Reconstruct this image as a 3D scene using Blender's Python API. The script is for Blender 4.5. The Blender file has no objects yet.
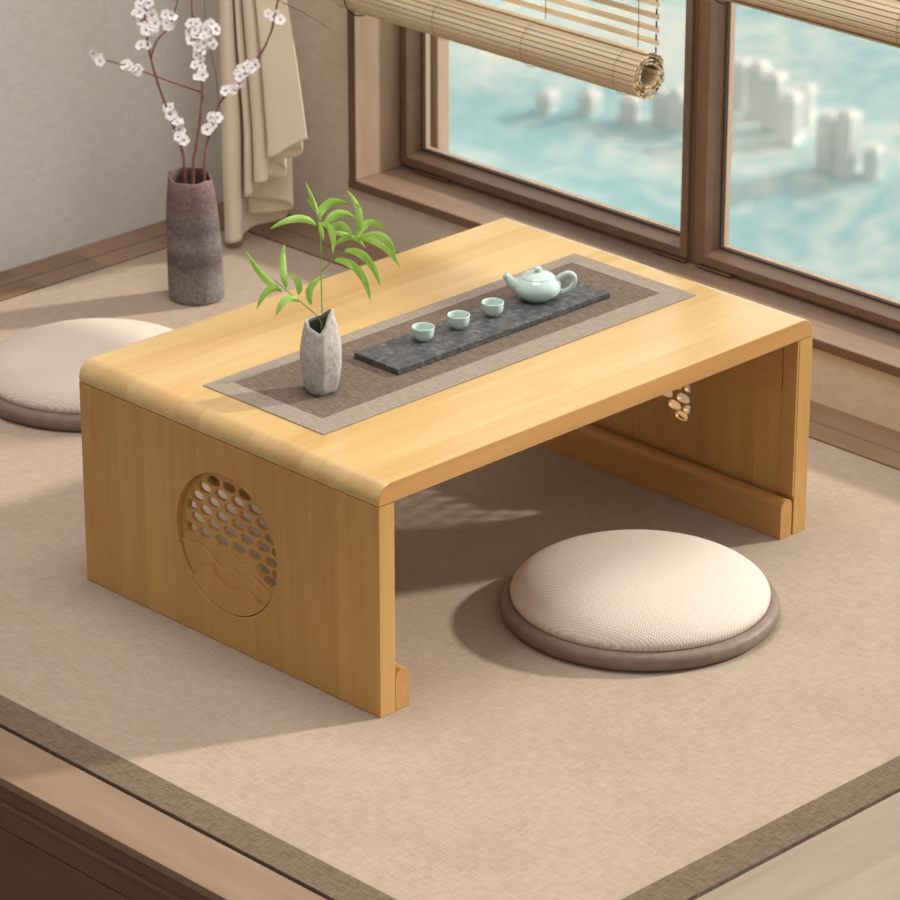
import bpy, bmesh, math, random
from mathutils import Vector, Matrix, noise
random.seed(7)
C = bpy.context.scene.collection
sc = bpy.context.scene
PI = math.pi

# ------------------------------------------------------------------ camera
CAM = Vector((-2.8806, -3.0436, 2.1645)); YAW = 0.7925; PIT = -0.4068; F = 3828.1
FW = Vector((math.cos(PIT)*math.cos(YAW), math.cos(PIT)*math.sin(YAW), math.sin(PIT)))
RT = Vector((math.sin(YAW), -math.cos(YAW), 0)); UP = RT.cross(FW)
def at(px, py, depth):
    """point seen at a pixel, a given distance along the view axis"""
    return CAM + (FW + RT*((px-450)/F) - UP*((py-450)/F))*depth
def depth_of(p): return (Vector(p)-CAM).dot(FW)
def zat(X, Y, py):
    """height of the point standing over (X, Y) seen at image row py"""
    d = Vector((X, Y, 0))-CAM
    k = (450-py)/F
    return (k*d.dot(FW)-d.dot(UP))/(UP.z-k*FW.z)
cam = bpy.data.cameras.new('camera'); co = bpy.data.objects.new('camera', cam); C.objects.link(co)
M = Matrix((RT, UP, -FW)).transposed().to_4x4(); M.translation = CAM
co.matrix_world = M
cam.sensor_width = 36; cam.lens = F/900*36; cam.clip_end = 20000
cam.dof.use_dof = True; cam.dof.focus_distance = 4.75; cam.dof.aperture_fstop = 13.5
sc.camera = co
vs = sc.view_settings
vs.view_transform = 'Standard'; vs.look = 'None'; vs.gamma = 1; vs.exposure = 0.18; vs.use_curve_mapping = False

# ------------------------------------------------------------------ materials
def lin(c):
    return tuple(((v/255)/12.92 if v/255 <= .04045 else ((v/255+.055)/1.055)**2.4) for v in c)+(1,)
class N:
    def __init__(s, name):
        s.m = bpy.data.materials.new(name); s.m.use_nodes = True
        s.t = s.m.node_tree; s.b = s.t.nodes['Principled BSDF']; s.out = s.t.nodes['Material Output']
        s.tc = s.t.nodes.new('ShaderNodeTexCoord')
    def n(s, t, **k):
        x = s.t.nodes.new(t)
        for a, v in k.items(): setattr(x, a, v)
        return x
    def l(s, a, b): s.t.links.new(a, b)
    def map(s, scale=(1,1,1), rot=(0,0,0), src=None):
        m = s.n('ShaderNodeMapping'); m.inputs['Scale'].default_value = scale; m.inputs['Rotation'].default_value = rot
        s.l(src or s.tc.outputs['Object'], m.inputs['Vector']); return m.outputs[0]
    def noise(s, v, scale, detail=4, rough=.5, dist=0):
        x = s.n('ShaderNodeTexNoise'); x.inputs['Scale'].default_value = scale; x.inputs['Detail'].default_value = detail
        x.inputs['Roughness'].default_value = rough; x.inputs['Distortion'].default_value = dist
        s.l(v, x.inputs['Vector']); return x.outputs['Fac']
    def ramp(s, f, stops):
        r = s.n('ShaderNodeValToRGB'); e = r.color_ramp.elements
        while len(e) < len(stops): e.new(.5)
        for i, (p, c) in enumerate(stops): e[i].position = p; e[i].color = c
        s.l(f, r.inputs[0]); return r.outputs[0]
    def mix(s, f, a, b, mode='MIX'):
        x = s.n('ShaderNodeMix', data_type='RGBA', blend_type=mode)
        for k, v in ((0, f), (6, a), (7, b)):
            if hasattr(v, 'links'): s.l(v, x.inputs[k])
            else: x.inputs[k].default_value = v
        return x.outputs[2]
    def math(s, op, a, b=None, c=None):
        x = s.n('ShaderNodeMath', operation=op)
        for k, v in enumerate((a, b, c)):
            if v is None: continue
            if hasattr(v, 'links'): s.l(v, x.inputs[k])
            else: x.inputs[k].default_value = v
        return x.outputs[0]
    def bump(s, h, strength=.3, dist=.001):
        b = s.n('ShaderNodeBump'); b.inputs['Strength'].default_value = strength; b.inputs['Distance'].default_value = dist
        s.l(h, b.inputs['Height']); s.l(b.outputs[0], s.b.inputs['Normal'])
    def fin(s, col, rough=.6, spec=.5, **k):
        if hasattr(col, 'links'): s.l(col, s.b.inputs['Base Color'])
        else: s.b.inputs['Base Color'].default_value = col
        if hasattr(rough, 'links'): s.l(rough, s.b.inputs['Roughness'])
        else: s.b.inputs['Roughness'].default_value = rough
        s.b.inputs['Specular IOR Level'].default_value = spec
        for a, v in k.items(): s.b.inputs[a.replace('_', ' ')].default_value = v
        return s.m

def wood(name, light, dark, axis='x', across='y', plank=.06, rough=.45, grain=1.0, knots=None, vary=.35, spec=.4, coat=0):
    m = N(name)
    sc_ = {'x': 60, 'y': 60, 'z': 60}; sc_[axis] = 4
    sc2 = {'x': 14, 'y': 14, 'z': 14}; sc2[axis] = 1.6
    sep = m.n('ShaderNodeSeparateXYZ'); m.l(m.tc.outputs['Object'], sep.inputs[0])
    a = sep.outputs[across.upper()]
    pid = m.math('FLOOR', m.math('DIVIDE', a, plank))
    wn = m.n('ShaderNodeTexWhiteNoise', noise_dimensions='1D'); m.l(pid, wn.inputs['W'])
    off = m.n('ShaderNodeVectorMath', operation='SCALE'); m.l(wn.outputs['Color'], off.inputs[0]); off.inputs['Scale'].default_value = 7
    add = m.n('ShaderNodeVectorMath', operation='ADD'); m.l(m.tc.outputs['Object'], add.inputs[0]); m.l(off.outputs[0], add.inputs[1])
    g1 = m.noise(m.map(tuple(sc_[k] for k in 'xyz'), src=add.outputs[0]), 1.6*grain, 5, .6, .6)
    g2 = m.noise(m.map(tuple(sc2[k] for k in 'xyz'), src=add.outputs[0]), 1.1*grain, 3, .5, 1.2)
    f = m.math('ADD', m.math('MULTIPLY', g1, .45), m.math('MULTIPLY', g2, .55))
    f = m.math('ADD', f, m.math('MULTIPLY', m.math('SUBTRACT', wn.outputs['Value'], .5), vary))
    col = m.ramp(f, [(.28, lin(dark)), (.72, lin(light))])
    if knots:
        sk = {'x': 1, 'y': 1, 'z': 1}; sk[axis] = .45
        k = m.noise(m.map(tuple(sk[q] for q in 'xyz')), 13, 3, .55, .4)
        kf = m.ramp(k, [(.62, (0,0,0,1)), (.74, (1,1,1,1))])
        col = m.mix(m.math('MULTIPLY', kf, .6), col, lin(knots))
    m.bump(g1, .12, .0006)
    return m.fin(col, rough, spec, Coat_Weight=coat, Coat_Roughness=.22)

def weave(name, c1, c2, fr=420, bumps=.5, rough=.9, big=.5, rot=0, dist=.0008):
    m = N(name)
    a = m.noise(m.map((fr, fr*.1, fr*.3), (0,0,rot)), 1, 2)
    b = m.noise(m.map((fr*.1, fr, fr*.3), (0,0,rot)), 1, 2)
    f = m.math('MULTIPLY', m.math('ADD', a, b), .5)
    lo = m.noise(m.map((6,6,6)), 1, 3)
    g = m.math('ADD', m.math('MULTIPLY', f, 1-big*.4), m.math('MULTIPLY', lo, big*.4))
    col = m.ramp(g, [(.36, lin(c2)), (.64, lin(c1))])
    m.bump(f, bumps, dist)
    return m.fin(col, rough, .2)

def plain(name, c, rough=.6, spec=.4, nz=0, nscale=40, bump=0, **k):
    m = N(name)
    col = lin(c)
    if nz or bump:
        f = m.noise(m.map((1,1,1)), nscale, 5, .6)
        if nz: col = m.ramp(f, [(.3, lin(tuple(max(0, v-nz) for v in c))), (.7, lin(tuple(min(255, v+nz) for v in c)))])
        if bump: m.bump(f, bump, .002)
    return m.fin(col, rough, spec, **k)

m_top = wood('bamboo_top', (212,178,122), (190,150,88), 'x', 'y', .047, .30, .8, (212,150,92), .16, .5, 1.0)
m_side = wood('bamboo_side', (200,158,96), (178,133,74), 'z', 'y', .052, .42, .8, (190,118,66), .16, .4)
m_edge = wood('bamboo_edge', (200,154,96), (178,131,76), 'x', 'z', .2, .42, .8, None, .1, .4)
m_rail = wood('bamboo_rail', (196,150,94), (176,128,74), 'y', 'x', .2, .42, .8, None, .1, .4)
m_inner = wood('bamboo_inner', (204,150,98), (180,122,74), 'z', 'y', .06, .45, .8, None, .25, .4)
m_platform = wood('platform_wood', (150,126,105), (128,103,83), 'y', 'x', .5, .5, 1.0, None, .05, .35)
m_platface = wood('platform_face', (122,96,76), (98,74,57), 'y', 'z', .5, .5, 1.0, None, .05, .35)
m_plank = wood('plank_wood', (150,122,100), (116,90,70), 'x', 'x', .13, .5, 1.0, None, .3, .35)
m_plank_y = wood('plank_wood_long', (146,120,98), (118,93,74), 'y', 'x', .5, .5, 1.0, None, .05, .35)
m_right = wood('deck_wood', (166,148,132), (140,122,106), 'x', 'y', .22, .45, .7, None, .15, .4)
m_win = wood('window_wood', (130,103,83), (106,82,65), 'y', 'z', .5, .42, 1.0, None, .05, .4)
m_winv = wood('window_wood_upright', (130,103,83), (106,82,65), 'z', 'x', .5, .42, 1.0, None, .05, .4)
m_jamb = wood('jamb_wood', (178,152,130), (150,124,104), 'z', 'x', .5, .5, .8, None, .05, .3)
m_sill = wood('sill_wood', (154,128,108), (116,92,76), 'y', 'x', .5, .5, .9, None, .05, .3)
m_trim = wood('trim_wood', (120,92,72), (98,74,56), 'y', 'x', .5, .5, .9, None, .05, .3)
m_outer = wood('outer_wood', (190,164,142), (166,140,118), 'z', 'x', .5, .5, .8, None, .05, .3)
m_gasket = plain('dark_gasket', (60,44,38), .5)
m_mat = weave('tatami_cloth', (174,156,140), (154,135,119), 520, .35)
m_border = weave('border_cloth', (126,108,90), (90,75,60), 700, .7, big=.1)
m_wall = weave('wall_cloth', (216,213,208), (205,201,194), 340, .08, big=.12)
m_dark = plain('dark_gap', (54,36,28), .9)

def mat_wall_beige():
    return weave('wall_beige', (208,197,180), (197,184,166), 340, .08, big=.12)
m_wallr = mat_wall_beige()

# cushion knit
def knit():
    m = N('cushion_knit')
    sep = m.n('ShaderNodeSeparateXYZ'); m.l(m.map((1,1,1), (0,0,.35)), sep.inputs[0])
    nz = m.math('MULTIPLY', m.noise(m.map((1,1,1)), 60, 2), 2.2)
    a = m.math('SINE', m.math('ADD', m.math('MULTIPLY', sep.outputs['X'], 1500), nz))
    b = m.math('SINE', m.math('ADD', m.math('MULTIPLY', sep.outputs['Y'], 1150), nz))
    f = m.math('MULTIPLY_ADD', m.math('MULTIPLY', a, b), .5, .5)
    f = m.math('MULTIPLY_ADD', m.noise(m.map((1,1,1)), 420, 2), .5, m.math('MULTIPLY', f, .5))
    col = m.ramp(f, [(.25, lin((186,170,157))), (.7, lin((216,202,190)))])
    m.bump(f, .45, .0012)
    return m.fin(col, .9, .15)
m_knit = knit()
m_leather = plain('cushion_leather', (126,106,93), .55, .3, 8, 60, .15)
m_slate = N('slate')
_f = m_slate.noise(m_slate.map((1,1,1)), 110, 8, .75, .3)
m_slate.bump(_f, .3, .002)
m_slate = m_slate.fin(m_slate.ramp(_f, [(.35, lin((48,49,52))), (.52, lin((74,75,78))), (.75, lin((128,128,130)))]), .42, .5)
def celadon():
    m = N('celadon_glaze')
    f = m.noise(m.map((1,1,1)), 30, 3)
    c = m.ramp(f, [(.3, lin((180,200,193))), (.7, lin((192,209,202)))])
    return m.fin(c, .12, .5, Coat_Weight=.4, Subsurface_Weight=.0)
m_cel = celadon()
m_celd = plain('celadon_edge', (150,160,156), .3)
m_celknob = plain('knob_shade', (96,110,112), .3)
def stone():
    m = N('pale_stone')
    f = m.noise(m.map((1,1,.7)), 160, 8, .8)
    c = m.ramp(f, [(.32, lin((142,136,130))), (.5, lin((176,170,164))), (.7, lin((200,195,190)))])
    m.bump(f, .5, .003)
    return m.fin(c, .85, .2)
m_stone = stone()
m_inside = plain('vase_inside', (120,124,100), .8)
def bigvase():
    m = N('raku_vase')
    sep = m.n('ShaderNodeSeparateXYZ'); m.l(m.tc.outputs['Object'], sep.inputs[0])
    wob = m.noise(m.map((1,1,2.2)), 22, 4, .6)
    h = m.math('ADD', sep.outputs['Z'], m.math('MULTIPLY', m.math('SUBTRACT', wob, .5), .05))
    base = m.ramp(m.math('DIVIDE', h, .21), [(0, lin((146,138,136))), (.2, lin((136,127,125))), (.34, lin((106,94,93))), (.46, lin((138,130,128))), (.58, lin((112,102,102))),
                 (.68, lin((124,114,112))), (.77, lin((122,102,101))), (.88, lin((138,112,110))), (1, lin((144,126,123)))])
    fi = m.noise(m.map((1,1,1)), 160, 8, .8)
    c = m.mix(.8, base, m.ramp(fi, [(.3, (.12,.11,.11,1)), (.7, (.62,.6,.58,1))]), 'OVERLAY')
    m.bump(fi, .4, .002)
    return m.fin(c, .85, .2)
m_bvase = bigvase()
m_bvin = plain('raku_inside', (92,70,68), .9)
m_twig = plain('twig_bark', (122,80,66), .7, .2, 22, 300, .3)
m_petal = plain('petal', (252,246,247), .6, .2, 0, Subsurface_Weight=.0)
m_petalc = plain('blossom_heart', (112,76,70), .7)
def leafm():
    m = N('bamboo_leaf')
    f = m.noise(m.map((1,1,1)), 26, 3)
    c = m.ramp(f, [(.3, lin((120,160,58))), (.55, lin((150,188,84))), (.75, lin((190,212,134)))])
    tr = m.n('ShaderNodeBsdfTranslucent'); m.l(c, tr.inputs['Color'])
    ms = m.n('ShaderNodeMixShader'); ms.inputs[0].default_value = .35
    m.fin(c, .4, .4)
    m.l(m.b.outputs[0], ms.inputs[1]); m.l(tr.outputs[0], ms.inputs[2]); m.l(ms.outputs[0], m.out.inputs[0])
    return m.m
m_leaf = leafm()
m_stem = plain('green_stem', (120,140,64), .5, .3, 14, 80)
m_bamboo_slat = N('blind_slat')
_a = m_bamboo_slat.noise(m_bamboo_slat.map((90,3,90)), 1, 3)
_c = m_bamboo_slat.ramp(_a, [(.3, lin((216,196,162))), (.55, lin((236,220,190))), (.75, lin((246,234,212)))])
_tr = m_bamboo_slat.n('ShaderNodeBsdfTranslucent'); m_bamboo_slat.l(_c, _tr.inputs['Color'])
_ms = m_bamboo_slat.n('ShaderNodeMixShader'); _ms.inputs[0].default_value = .3
m_bamboo_slat.fin(_c, .55, .3)
m_bamboo_slat.l(m_bamboo_slat.b.outputs[0], _ms.inputs[1]); m_bamboo_slat.l(_tr.outputs[0], _ms.inputs[2]); m_bamboo_slat.l(_ms.outputs[0], m_bamboo_slat.out.inputs[0])
m_bamboo_slat = m_bamboo_slat.m
m_slatdark = plain('blind_bark', (120,96,74), .7)
m_cord = plain('blind_cord', (150,120,86), .8)
m_blackcord = plain('black_cord', (36,32,32), .8)
m_whitecord = plain('white_cord', (226,222,214), .8)
def curtainm():
    m = N('curtain_cloth')
    f = m.noise(m.map((1,1,1)), 900, 1)
    c = m.ramp(f, [(.3, lin((238,224,202))), (.7, lin((244,232,212)))])
    tr = m.n('ShaderNodeBsdfTranslucent'); m.l(c, tr.inputs['Color'])
    ms = m.n('ShaderNodeMixShader'); ms.inputs[0].default_value = .15
    m.fin(c, .75, .2, Sheen_Weight=.2)
    m.l(m.b.outputs[0], ms.inputs[1]); m.l(tr.outputs[0], ms.inputs[2]); m.l(ms.outputs[0], m.out.inputs[0])
    return m.m
m_curtain = curtainm()
def glassm():
    m = N('window_glass')
    tr = m.n('ShaderNodeBsdfTransparent'); tr.inputs[0].default_value = (.97,.99,.985,1)
    gl = m.n('ShaderNodeBsdfGlossy'); gl.inputs['Roughness'].default_value = .02
    lw = m.n('ShaderNodeLayerWeight'); lw.inputs[0].default_value = .5
    fr = m.math('MULTIPLY_ADD', m.math('POWER', lw.outputs['Facing'], 5), .9, .03)
    ms = m.n('ShaderNodeMixShader'); m.l(fr, ms.inputs[0]); m.l(tr.outputs[0], ms.inputs[1]); m.l(gl.outputs[0], ms.inputs[2])
    m.l(ms.outputs[0], m.out.inputs[0]); m.t.nodes.remove(m.b)
    return m.m
m_glass = glassm()
m_runb = weave('runner_border', (152,140,126), (128,116,103), 900, .4, big=.1)
def runner_center():
    m = N('runner_centre')
    a = m.noise(m.map((1100, 60, 60)), 1, 2)
    b = m.noise(m.map((60, 700, 60)), 1, 2)
    f = m.math('ADD', m.math('MULTIPLY', a, .7), m.math('MULTIPLY', b, .3))
    c = m.ramp(f, [(.36, lin((78,66,57))), (.62, lin((122,106,92)))])
    m.bump(f, .5, .0006)
    return m.fin(c, .85, .2)
m_runc = runner_center()

# ------------------------------------------------------------------ object helpers
def obj(name, data, mat, parent=None, smooth=False, world=True):
    """data: bmesh in world coordinates. Links ONE mesh object, local to its parent"""
    me = bpy.data.meshes.new(name)
    if isinstance(data, bmesh.types.BMesh):
        data.to_mesh(me); data.free()
    else:
        me = data; me.name = name
    if parent is not None and world:
        me.transform(Matrix.Translation(-root_loc(parent)))
    for mm in (mat if isinstance(mat, (list, tuple)) else [mat]): me.materials.append(mm)
    if smooth: me.polygons.foreach_set('use_smooth', [True]*len(me.polygons))
    o = bpy.data.objects.new(name, me); C.objects.link(o)
    if parent is not None: o.parent = parent
    return o
def root_loc(p):
    v = Vector(p.location)
    while p.parent: p = p.parent; v += p.location
    return v
def tag(o, label=None, cat=None, group=None, kind=None):
    if label: o['label'] = label
    if cat: o['category'] = cat
    if group: o['group'] = group
    if kind: o['kind'] = kind
    return o
def thing(name, loc, label=None, cat=None, group=None, kind=None):
    o = bpy.data.objects.new(name, None); C.objects.link(o); o.location = loc; o.empty_display_size = .05
    return tag(o, label, cat, group, kind)
def box(bm, a, b, bev=0):
    a = Vector(a); b = Vector(b)
    r = bmesh.ops.create_cube(bm, size=1)
    vs_ = r['verts']
    for v in vs_: v.co = Vector((a[i]+(v.co[i]+.5)*(b[i]-a[i]) for i in range(3)))
    if bev:
        es = list({e for v in vs_ for e in v.link_edges})
        bmesh.ops.bevel(bm, geom=es, offset=bev, segments=2, affect='EDGES', profile=.6)
    return bm
def bx(a, b, bev=0): return box(bmesh.new(), a, b, bev)
def struct(name, bm, mat, label=None, cat=None, parent=None):
    o = obj(name, bm, mat, parent)
    if parent is None: o['kind'] = 'structure'; tag(o, label, cat)
    return o
def prism(poly, axis, lo, hi, bev=0):
    """poly: 2D points in the two other axes (in order), extruded along axis"""
    bm = bmesh.new()
    def P(u, v, w):
        return {'x': (w, u, v), 'y': (u, w, v), 'z': (u, v, w)}[axis]
    a = [bm.verts.new(P(u, v, lo)) for u, v in poly]; b = [bm.verts.new(P(u, v, hi)) for u, v in poly]
    n = len(poly)
    bm.faces.new(a); bm.faces.new(b[::-1])
    for i in range(n): bm.faces.new((a[i], b[i], b[(i+1) % n], a[(i+1) % n]))
    bmesh.ops.recalc_face_normals(bm, faces=bm.faces)
    if bev:
        es = [e for e in bm.edges if len(e.link_faces) == 2 and e.calc_face_angle() > .6]
        bmesh.ops.bevel(bm, geom=es, offset=bev, segments=2, affect='EDGES', profile=.6)
    return bm
def curve_plate(splines, x0, x1, bev=0):
    """plate in the y-z plane between x0 and x1: first spline outline, the others holes"""
    cu = bpy.data.curves.new('tmp', 'CURVE'); cu.dimensions = '2D'; cu.fill_mode = 'BOTH'
    h = abs(x1-x0)/2; cu.extrude = h-bev; cu.bevel_depth = bev; cu.offset = -bev; cu.bevel_resolution = 1
    for pts in splines:
        s = cu.splines.new('POLY'); s.points.add(len(pts)-1); s.use_cyclic_u = True
        for p, q in zip(s.points, pts): p.co = (q[0], q[1], 0, 1)
    o = bpy.data.objects.new('tmp', cu); C.objects.link(o)
    dg = bpy.context.evaluated_depsgraph_get(); dg.update()
    me = bpy.data.meshes.new_from_object(o.evaluated_get(dg))
    bpy.data.objects.remove(o); bpy.data.curves.remove(cu)
    me.materials.clear()
    me.polygons.foreach_set('use_smooth', [False]*len(me.polygons))
    for v in me.vertices:
        u, w, d = v.co; v.co = ((x0+x1)/2+d, u, w)
    bm = bmesh.new(); bm.from_mesh(me); bmesh.ops.remove_doubles(bm, verts=bm.verts, dist=1e-6)
    bmesh.ops.recalc_face_normals(bm, faces=bm.faces); bm.to_mesh(me); bm.free()
    return me
def lathe(bm, prof, c, seg=48, wob=None, cap0=True, cap1=False, mat=0):
    rings = []
    for k, (r, z) in enumerate(prof):
        ring = []
        for i in range(seg):
            a = 2*PI*i/seg
            rr, zz, ox, oy = (r, z, 0, 0) if not wob else wob(r, z, a, k)
            ring.append(bm.verts.new((c[0]+ox+rr*math.cos(a), c[1]+oy+rr*math.sin(a), c[2]+zz)))
        rings.append(ring)
    for a, b in zip(rings, rings[1:]):
        for i in range(seg):
            f = bm.faces.new((a[i], a[(i+1) % seg], b[(i+1) % seg], b[i])); f.material_index = mat
    if cap0: bm.faces.new(rings[0][::-1]).material_index = mat
    if cap1: bm.faces.new(rings[-1]).material_index = mat
    return rings
def catmull(pts, n=6):
    out = []
    P_ = [pts[0]]+list(pts)+[pts[-1]]
    for i in range(1, len(P_)-2):
        for k in range(n):
            t = k/n
            p0, p1, p2, p3 = P_[i-1:i+3]
            out.append(tuple(.5*((2*b)+(-a+c)*t+(2*a-5*b+4*c-d)*t*t+(-a+3*b-3*c+d)*t**3) for a, b, c, d in zip(p0, p1, p2, p3)))
    out.append(tuple(pts[-1])); return out
def tube(bm, pts, rad, seg=8, mat=0, caps=True):
    pts = [Vector(p) for p in pts]; n = len(pts)
    rings = []; ref = Vector((.31, .57, .76))
    for i, p in enumerate(pts):
        t = (pts[min(i+1, n-1)]-pts[max(i-1, 0)]).normalized()
        a = ref-t*ref.dot(t)
        if a.length < 1e-4: a = Vector((1,0,0))
        a.normalize(); b = t.cross(a); ref = a
        r = rad(i/(n-1)) if callable(rad) else rad
        rings.append([bm.verts.new(p+(a*math.cos(2*PI*k/seg)+b*math.sin(2*PI*k/seg))*r) for k in range(seg)])
    for a, b in zip(rings, rings[1:]):
        for k in range(seg): bm.faces.new((a[k], a[(k+1) % seg], b[(k+1) % seg], b[k])).material_index = mat
    if caps:
        bm.faces.new(rings[0][::-1]).material_index = mat; bm.faces.new(rings[-1]).material_index = mat
    return rings

# ------------------------------------------------------------------ setting
# raised platform: body, wood edge, border planks, mat
PX0 = -.427
struct('platform_body', bx((PX0+.012, -2.3, -.36), (1.155, 1.553, -.012)), m_platface, 'brown timber body of the raised sitting platform', 'platform')
struct('trim_1', bx((PX0, -2.3, -.0125), (-.3465, 1.55, -.0005), .0012), m_platform, 'flat wooden front edge board of the raised platform', 'edge board')
bm = bmesh.new()
box(bm, (PX0+.004, -2.3, -.034), (PX0+.013, 1.55, -.0135), .001)
box(bm, (PX0-.002, -2.3, -.040), (PX0+.013, 1.55, -.0345), .001)
box(bm, (PX0+.002, -2.3, -.072), (PX0+.013, 1.55, -.0412), .001)
box(bm, (PX0+.002, -2.3, -.36), (PX0+.013, 1.55, -.074), .001)
struct('trim_2', bm, m_platface, 'moulded wooden face boards below the platform edge', 'moulding')
struct('floor', bx((-4.5, -5, -.40), (PX0+.012, 1.553, -.36)), m_platface, 'brown wooden floor below the platform', 'floor')
struct('deck_boards', bx((-.3465, -2.3, -.0125), (1.155, -.5665, -.0005), .0012), m_right, 'greyish brown wooden boards beside the mat', 'boards')
struct('mat_gap', bx((-.344, -.566, -.0125), (1.155, 1.553, -.008)), m_dark, 'dark joint under the tatami mat', 'joint')
struct('trim_3', bx((-.344, 1.502, -.008), (1.155, 1.5525, .0005), .001), m_plank, 'wooden plank strip along the foot of the left wall', 'plank strip')
struct('trim_4', bx((-.344, 1.4545, -.008), (1.155, 1.501, -.0003), .001), m_plank, 'inner plank strip between the mat and the wall strip', 'plank strip')
struct('trim_5', bx((1.098, -.566, -.008), (1.155, 1.4515, .0005), .001), m_plank_y, 'wooden plank along the foot of the window wall', 'plank strip')
struct('trim_6', bx((1.0525, -.566, -.008), (1.0975, 1.4515, -.0003), .001), m_plank_y, 'inner wooden plank between the mat and the window wall', 'plank strip')

mt = thing('tatami_mat', (.35, .45, -.008), 'large beige woven floor mat with brown cloth border under the low table', 'mat')
obj('mat_field', bx((-.292, -.509, -.008), (1.047, 1.449, 0), .001), m_mat, mt)
bm = bmesh.new()
bd = [(-.341, -.561), (1.047, -.561), (1.047, -.5095), (-.2925, -.5095), (-.2925, 1.449), (-.341, 1.449)]
obj('cloth_border', prism(bd, 'z', -.008, .0004, .0008), m_border, mt)

# walls
struct('wall_left', bx((-4.5, 1.553, -.4), (1.40, 1.68, 2.6)), m_wall, 'greige textured plaster wall behind the vase of blossoms', 'wall')
WY0, WY1, WZ0, WZ1 = -1.62, 1.262, .102, 1.42      # window opening
bm = bmesh.new()
box(bm, (1.155, -3.2, -.4), (1.31, 1.553, WZ0-.016))
box(bm, (1.155, WY1+.004, WZ0-.016), (1.31, 1.553, WZ1+.02))
box(bm, (1.155, -3.2, WZ0-.016), (1.31, WY0-.02, WZ1+.02))
box(bm, (1.155, -3.2, WZ1+.02), (1.31, 1.553, 2.6))
struct('wall_right', bm, m_wallr, 'beige plaster wall around the big windows', 'wall')
# casing and sill
XF = 1.149
struct('trim_7', bx((XF, WY0-.02, .087), (1.262, WY1+.0165, WZ0), .0012), m_sill, 'wooden window sill behind the low table', 'window sill')
struct('trim_8', bx((XF+.0015, WY1+.0005, WZ0+.0002), (1.31, WY1+.0155, WZ1), .001), m_jamb, 'pale wooden jamb board at the left of the window', 'window jamb')
struct('trim_9', bx((XF, WY1+.0015, WZ0+.0002), (XF+.0015, WY1+.0165, WZ1), 0), m_trim, 'dark front edge of the window casing', 'casing')
struct('trim_10', bx((XF-.0015, WY0-.02, .0870), (XF-.0002, WY1+.0165, WZ0-.0004), 0), m_trim, 'dark front edge of the window sill', 'casing')
struct('trim_11', bx((XF, WY0-.02, WZ1), (1.31, WY1+.0165, WZ1+.018), .001), m_jamb, 'wooden head board over the window', 'window head')
struct('trim_12', bx((XF, WY0-.018, WZ0), (1.31, WY0-.001, WZ1), .001), m_jamb, 'wooden jamb board at the far end of the window', 'window jamb')

def frame_bars(bm, y0, y1, z0, z1, w, x0, x1, bev=.002):
    box(bm, (x0, y0, z0), (x1, y1, z0+w), bev); box(bm, (x0, y0, z1-w), (x1, y1, z1), bev)
    box(bm, (x0, y0, z0+w), (x1, y0+w, z1-w), bev); box(bm, (x0, y1-w, z0+w), (x1, y1, z1-w), bev)
def bead(bm, y0, y1, z0, z1, x0, x1, w0, w1):
    """sloped moulding ring: w0 wide at x0 (room side), w1 wide at x1"""
    o = [(y0, z0), (y1, z0), (y1, z1), (y0, z1)]
    def inn(w): return [(y0+w, z0+w), (y1-w, z0+w), (y1-w, z1-w), (y0+w, z1-w)]
    R = [[bm.verts.new((x, a, b)) for a, b in pts] for x, pts in ((x0, o), (x0, inn(w0)), (x1, inn(w1)), (x1, o))]
    for k in range(4):
        A, B = R[k], R[(k+1) % 4]
        for i in range(4): bm.faces.new((A[i], A[(i+1) % 4], B[(i+1) % 4], B[i]))
    bmesh.ops.recalc_face_normals(bm, faces=bm.faces)
def window(name, y0, y1, label):
    w = thing(name, (1.262, (y0+y1)/2, WZ0), label, 'window', kind='structure')
    bm = bmesh.new(); bead(bm, y0, y1, WZ0+.0005, WZ1, 1.253, 1.306, .0045, .0045)
    obj('frame', bm, m_winv, w)
    bm = bmesh.new(); bead(bm, y0+.005, y1-.005, WZ0+.0085, WZ1-.005, 1.246, 1.276, .0135, .0205)
    obj('sash', bm, m_win, w)
    bm = bmesh.new(); bead(bm, y0+.0255, y1-.0255, WZ0+.0290, WZ1-.0255, 1.2730, 1.2762, .0025, .0025)
    obj('gasket', bm, m_gasket, w)
    bm = bmesh.new(); bead(bm, y0+.0222, y1-.0222, WZ0+.0255, WZ1-.0200, 1.2800, 1.290, .0066, .0066)
    obj('outer_bead', bm, m_outer, w)
    obj('pane', bx((1.2765, y0+.022, WZ0+.026), (1.2795, y1-.022, WZ1-.022)), m_glass, w)
    bm = bmesh.new(); box(bm, (1.2425, y1-.115 if name == 'window_1' else y1-.075, WZ0+.0022), (1.2538, y1-.035 if name == 'window_1' else y1-.005, WZ0+.0052), .0008)
    if name == 'window_1': box(bm, (1.2425, y0+.005, WZ0+.0022), (1.2538, y0+.075, WZ0+.0052), .0008)
    obj('hinge_cover', bm, m_trim, w)
    return w
YM = .6145
window('window_1', YM+.0065, 1.2615, 'left wooden casement window half covered by a rolled bamboo blind')
window('window_2', WY0, YM-.0065, 'right wooden casement window')
struct('trim_13', bx((1.2535, YM-.0063, WZ0+.0005), (1.306, YM+.0063, WZ1), .0015), m_winv, 'upright wooden joint between the two windows', 'mullion')
struct('trim_14', bx((1.3105, WY1-.026, -.35), (1.338, WY1+.30, WZ1+.3), .002), m_outer, 'pale outer wooden post seen through the left pane', 'outer post')

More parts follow.
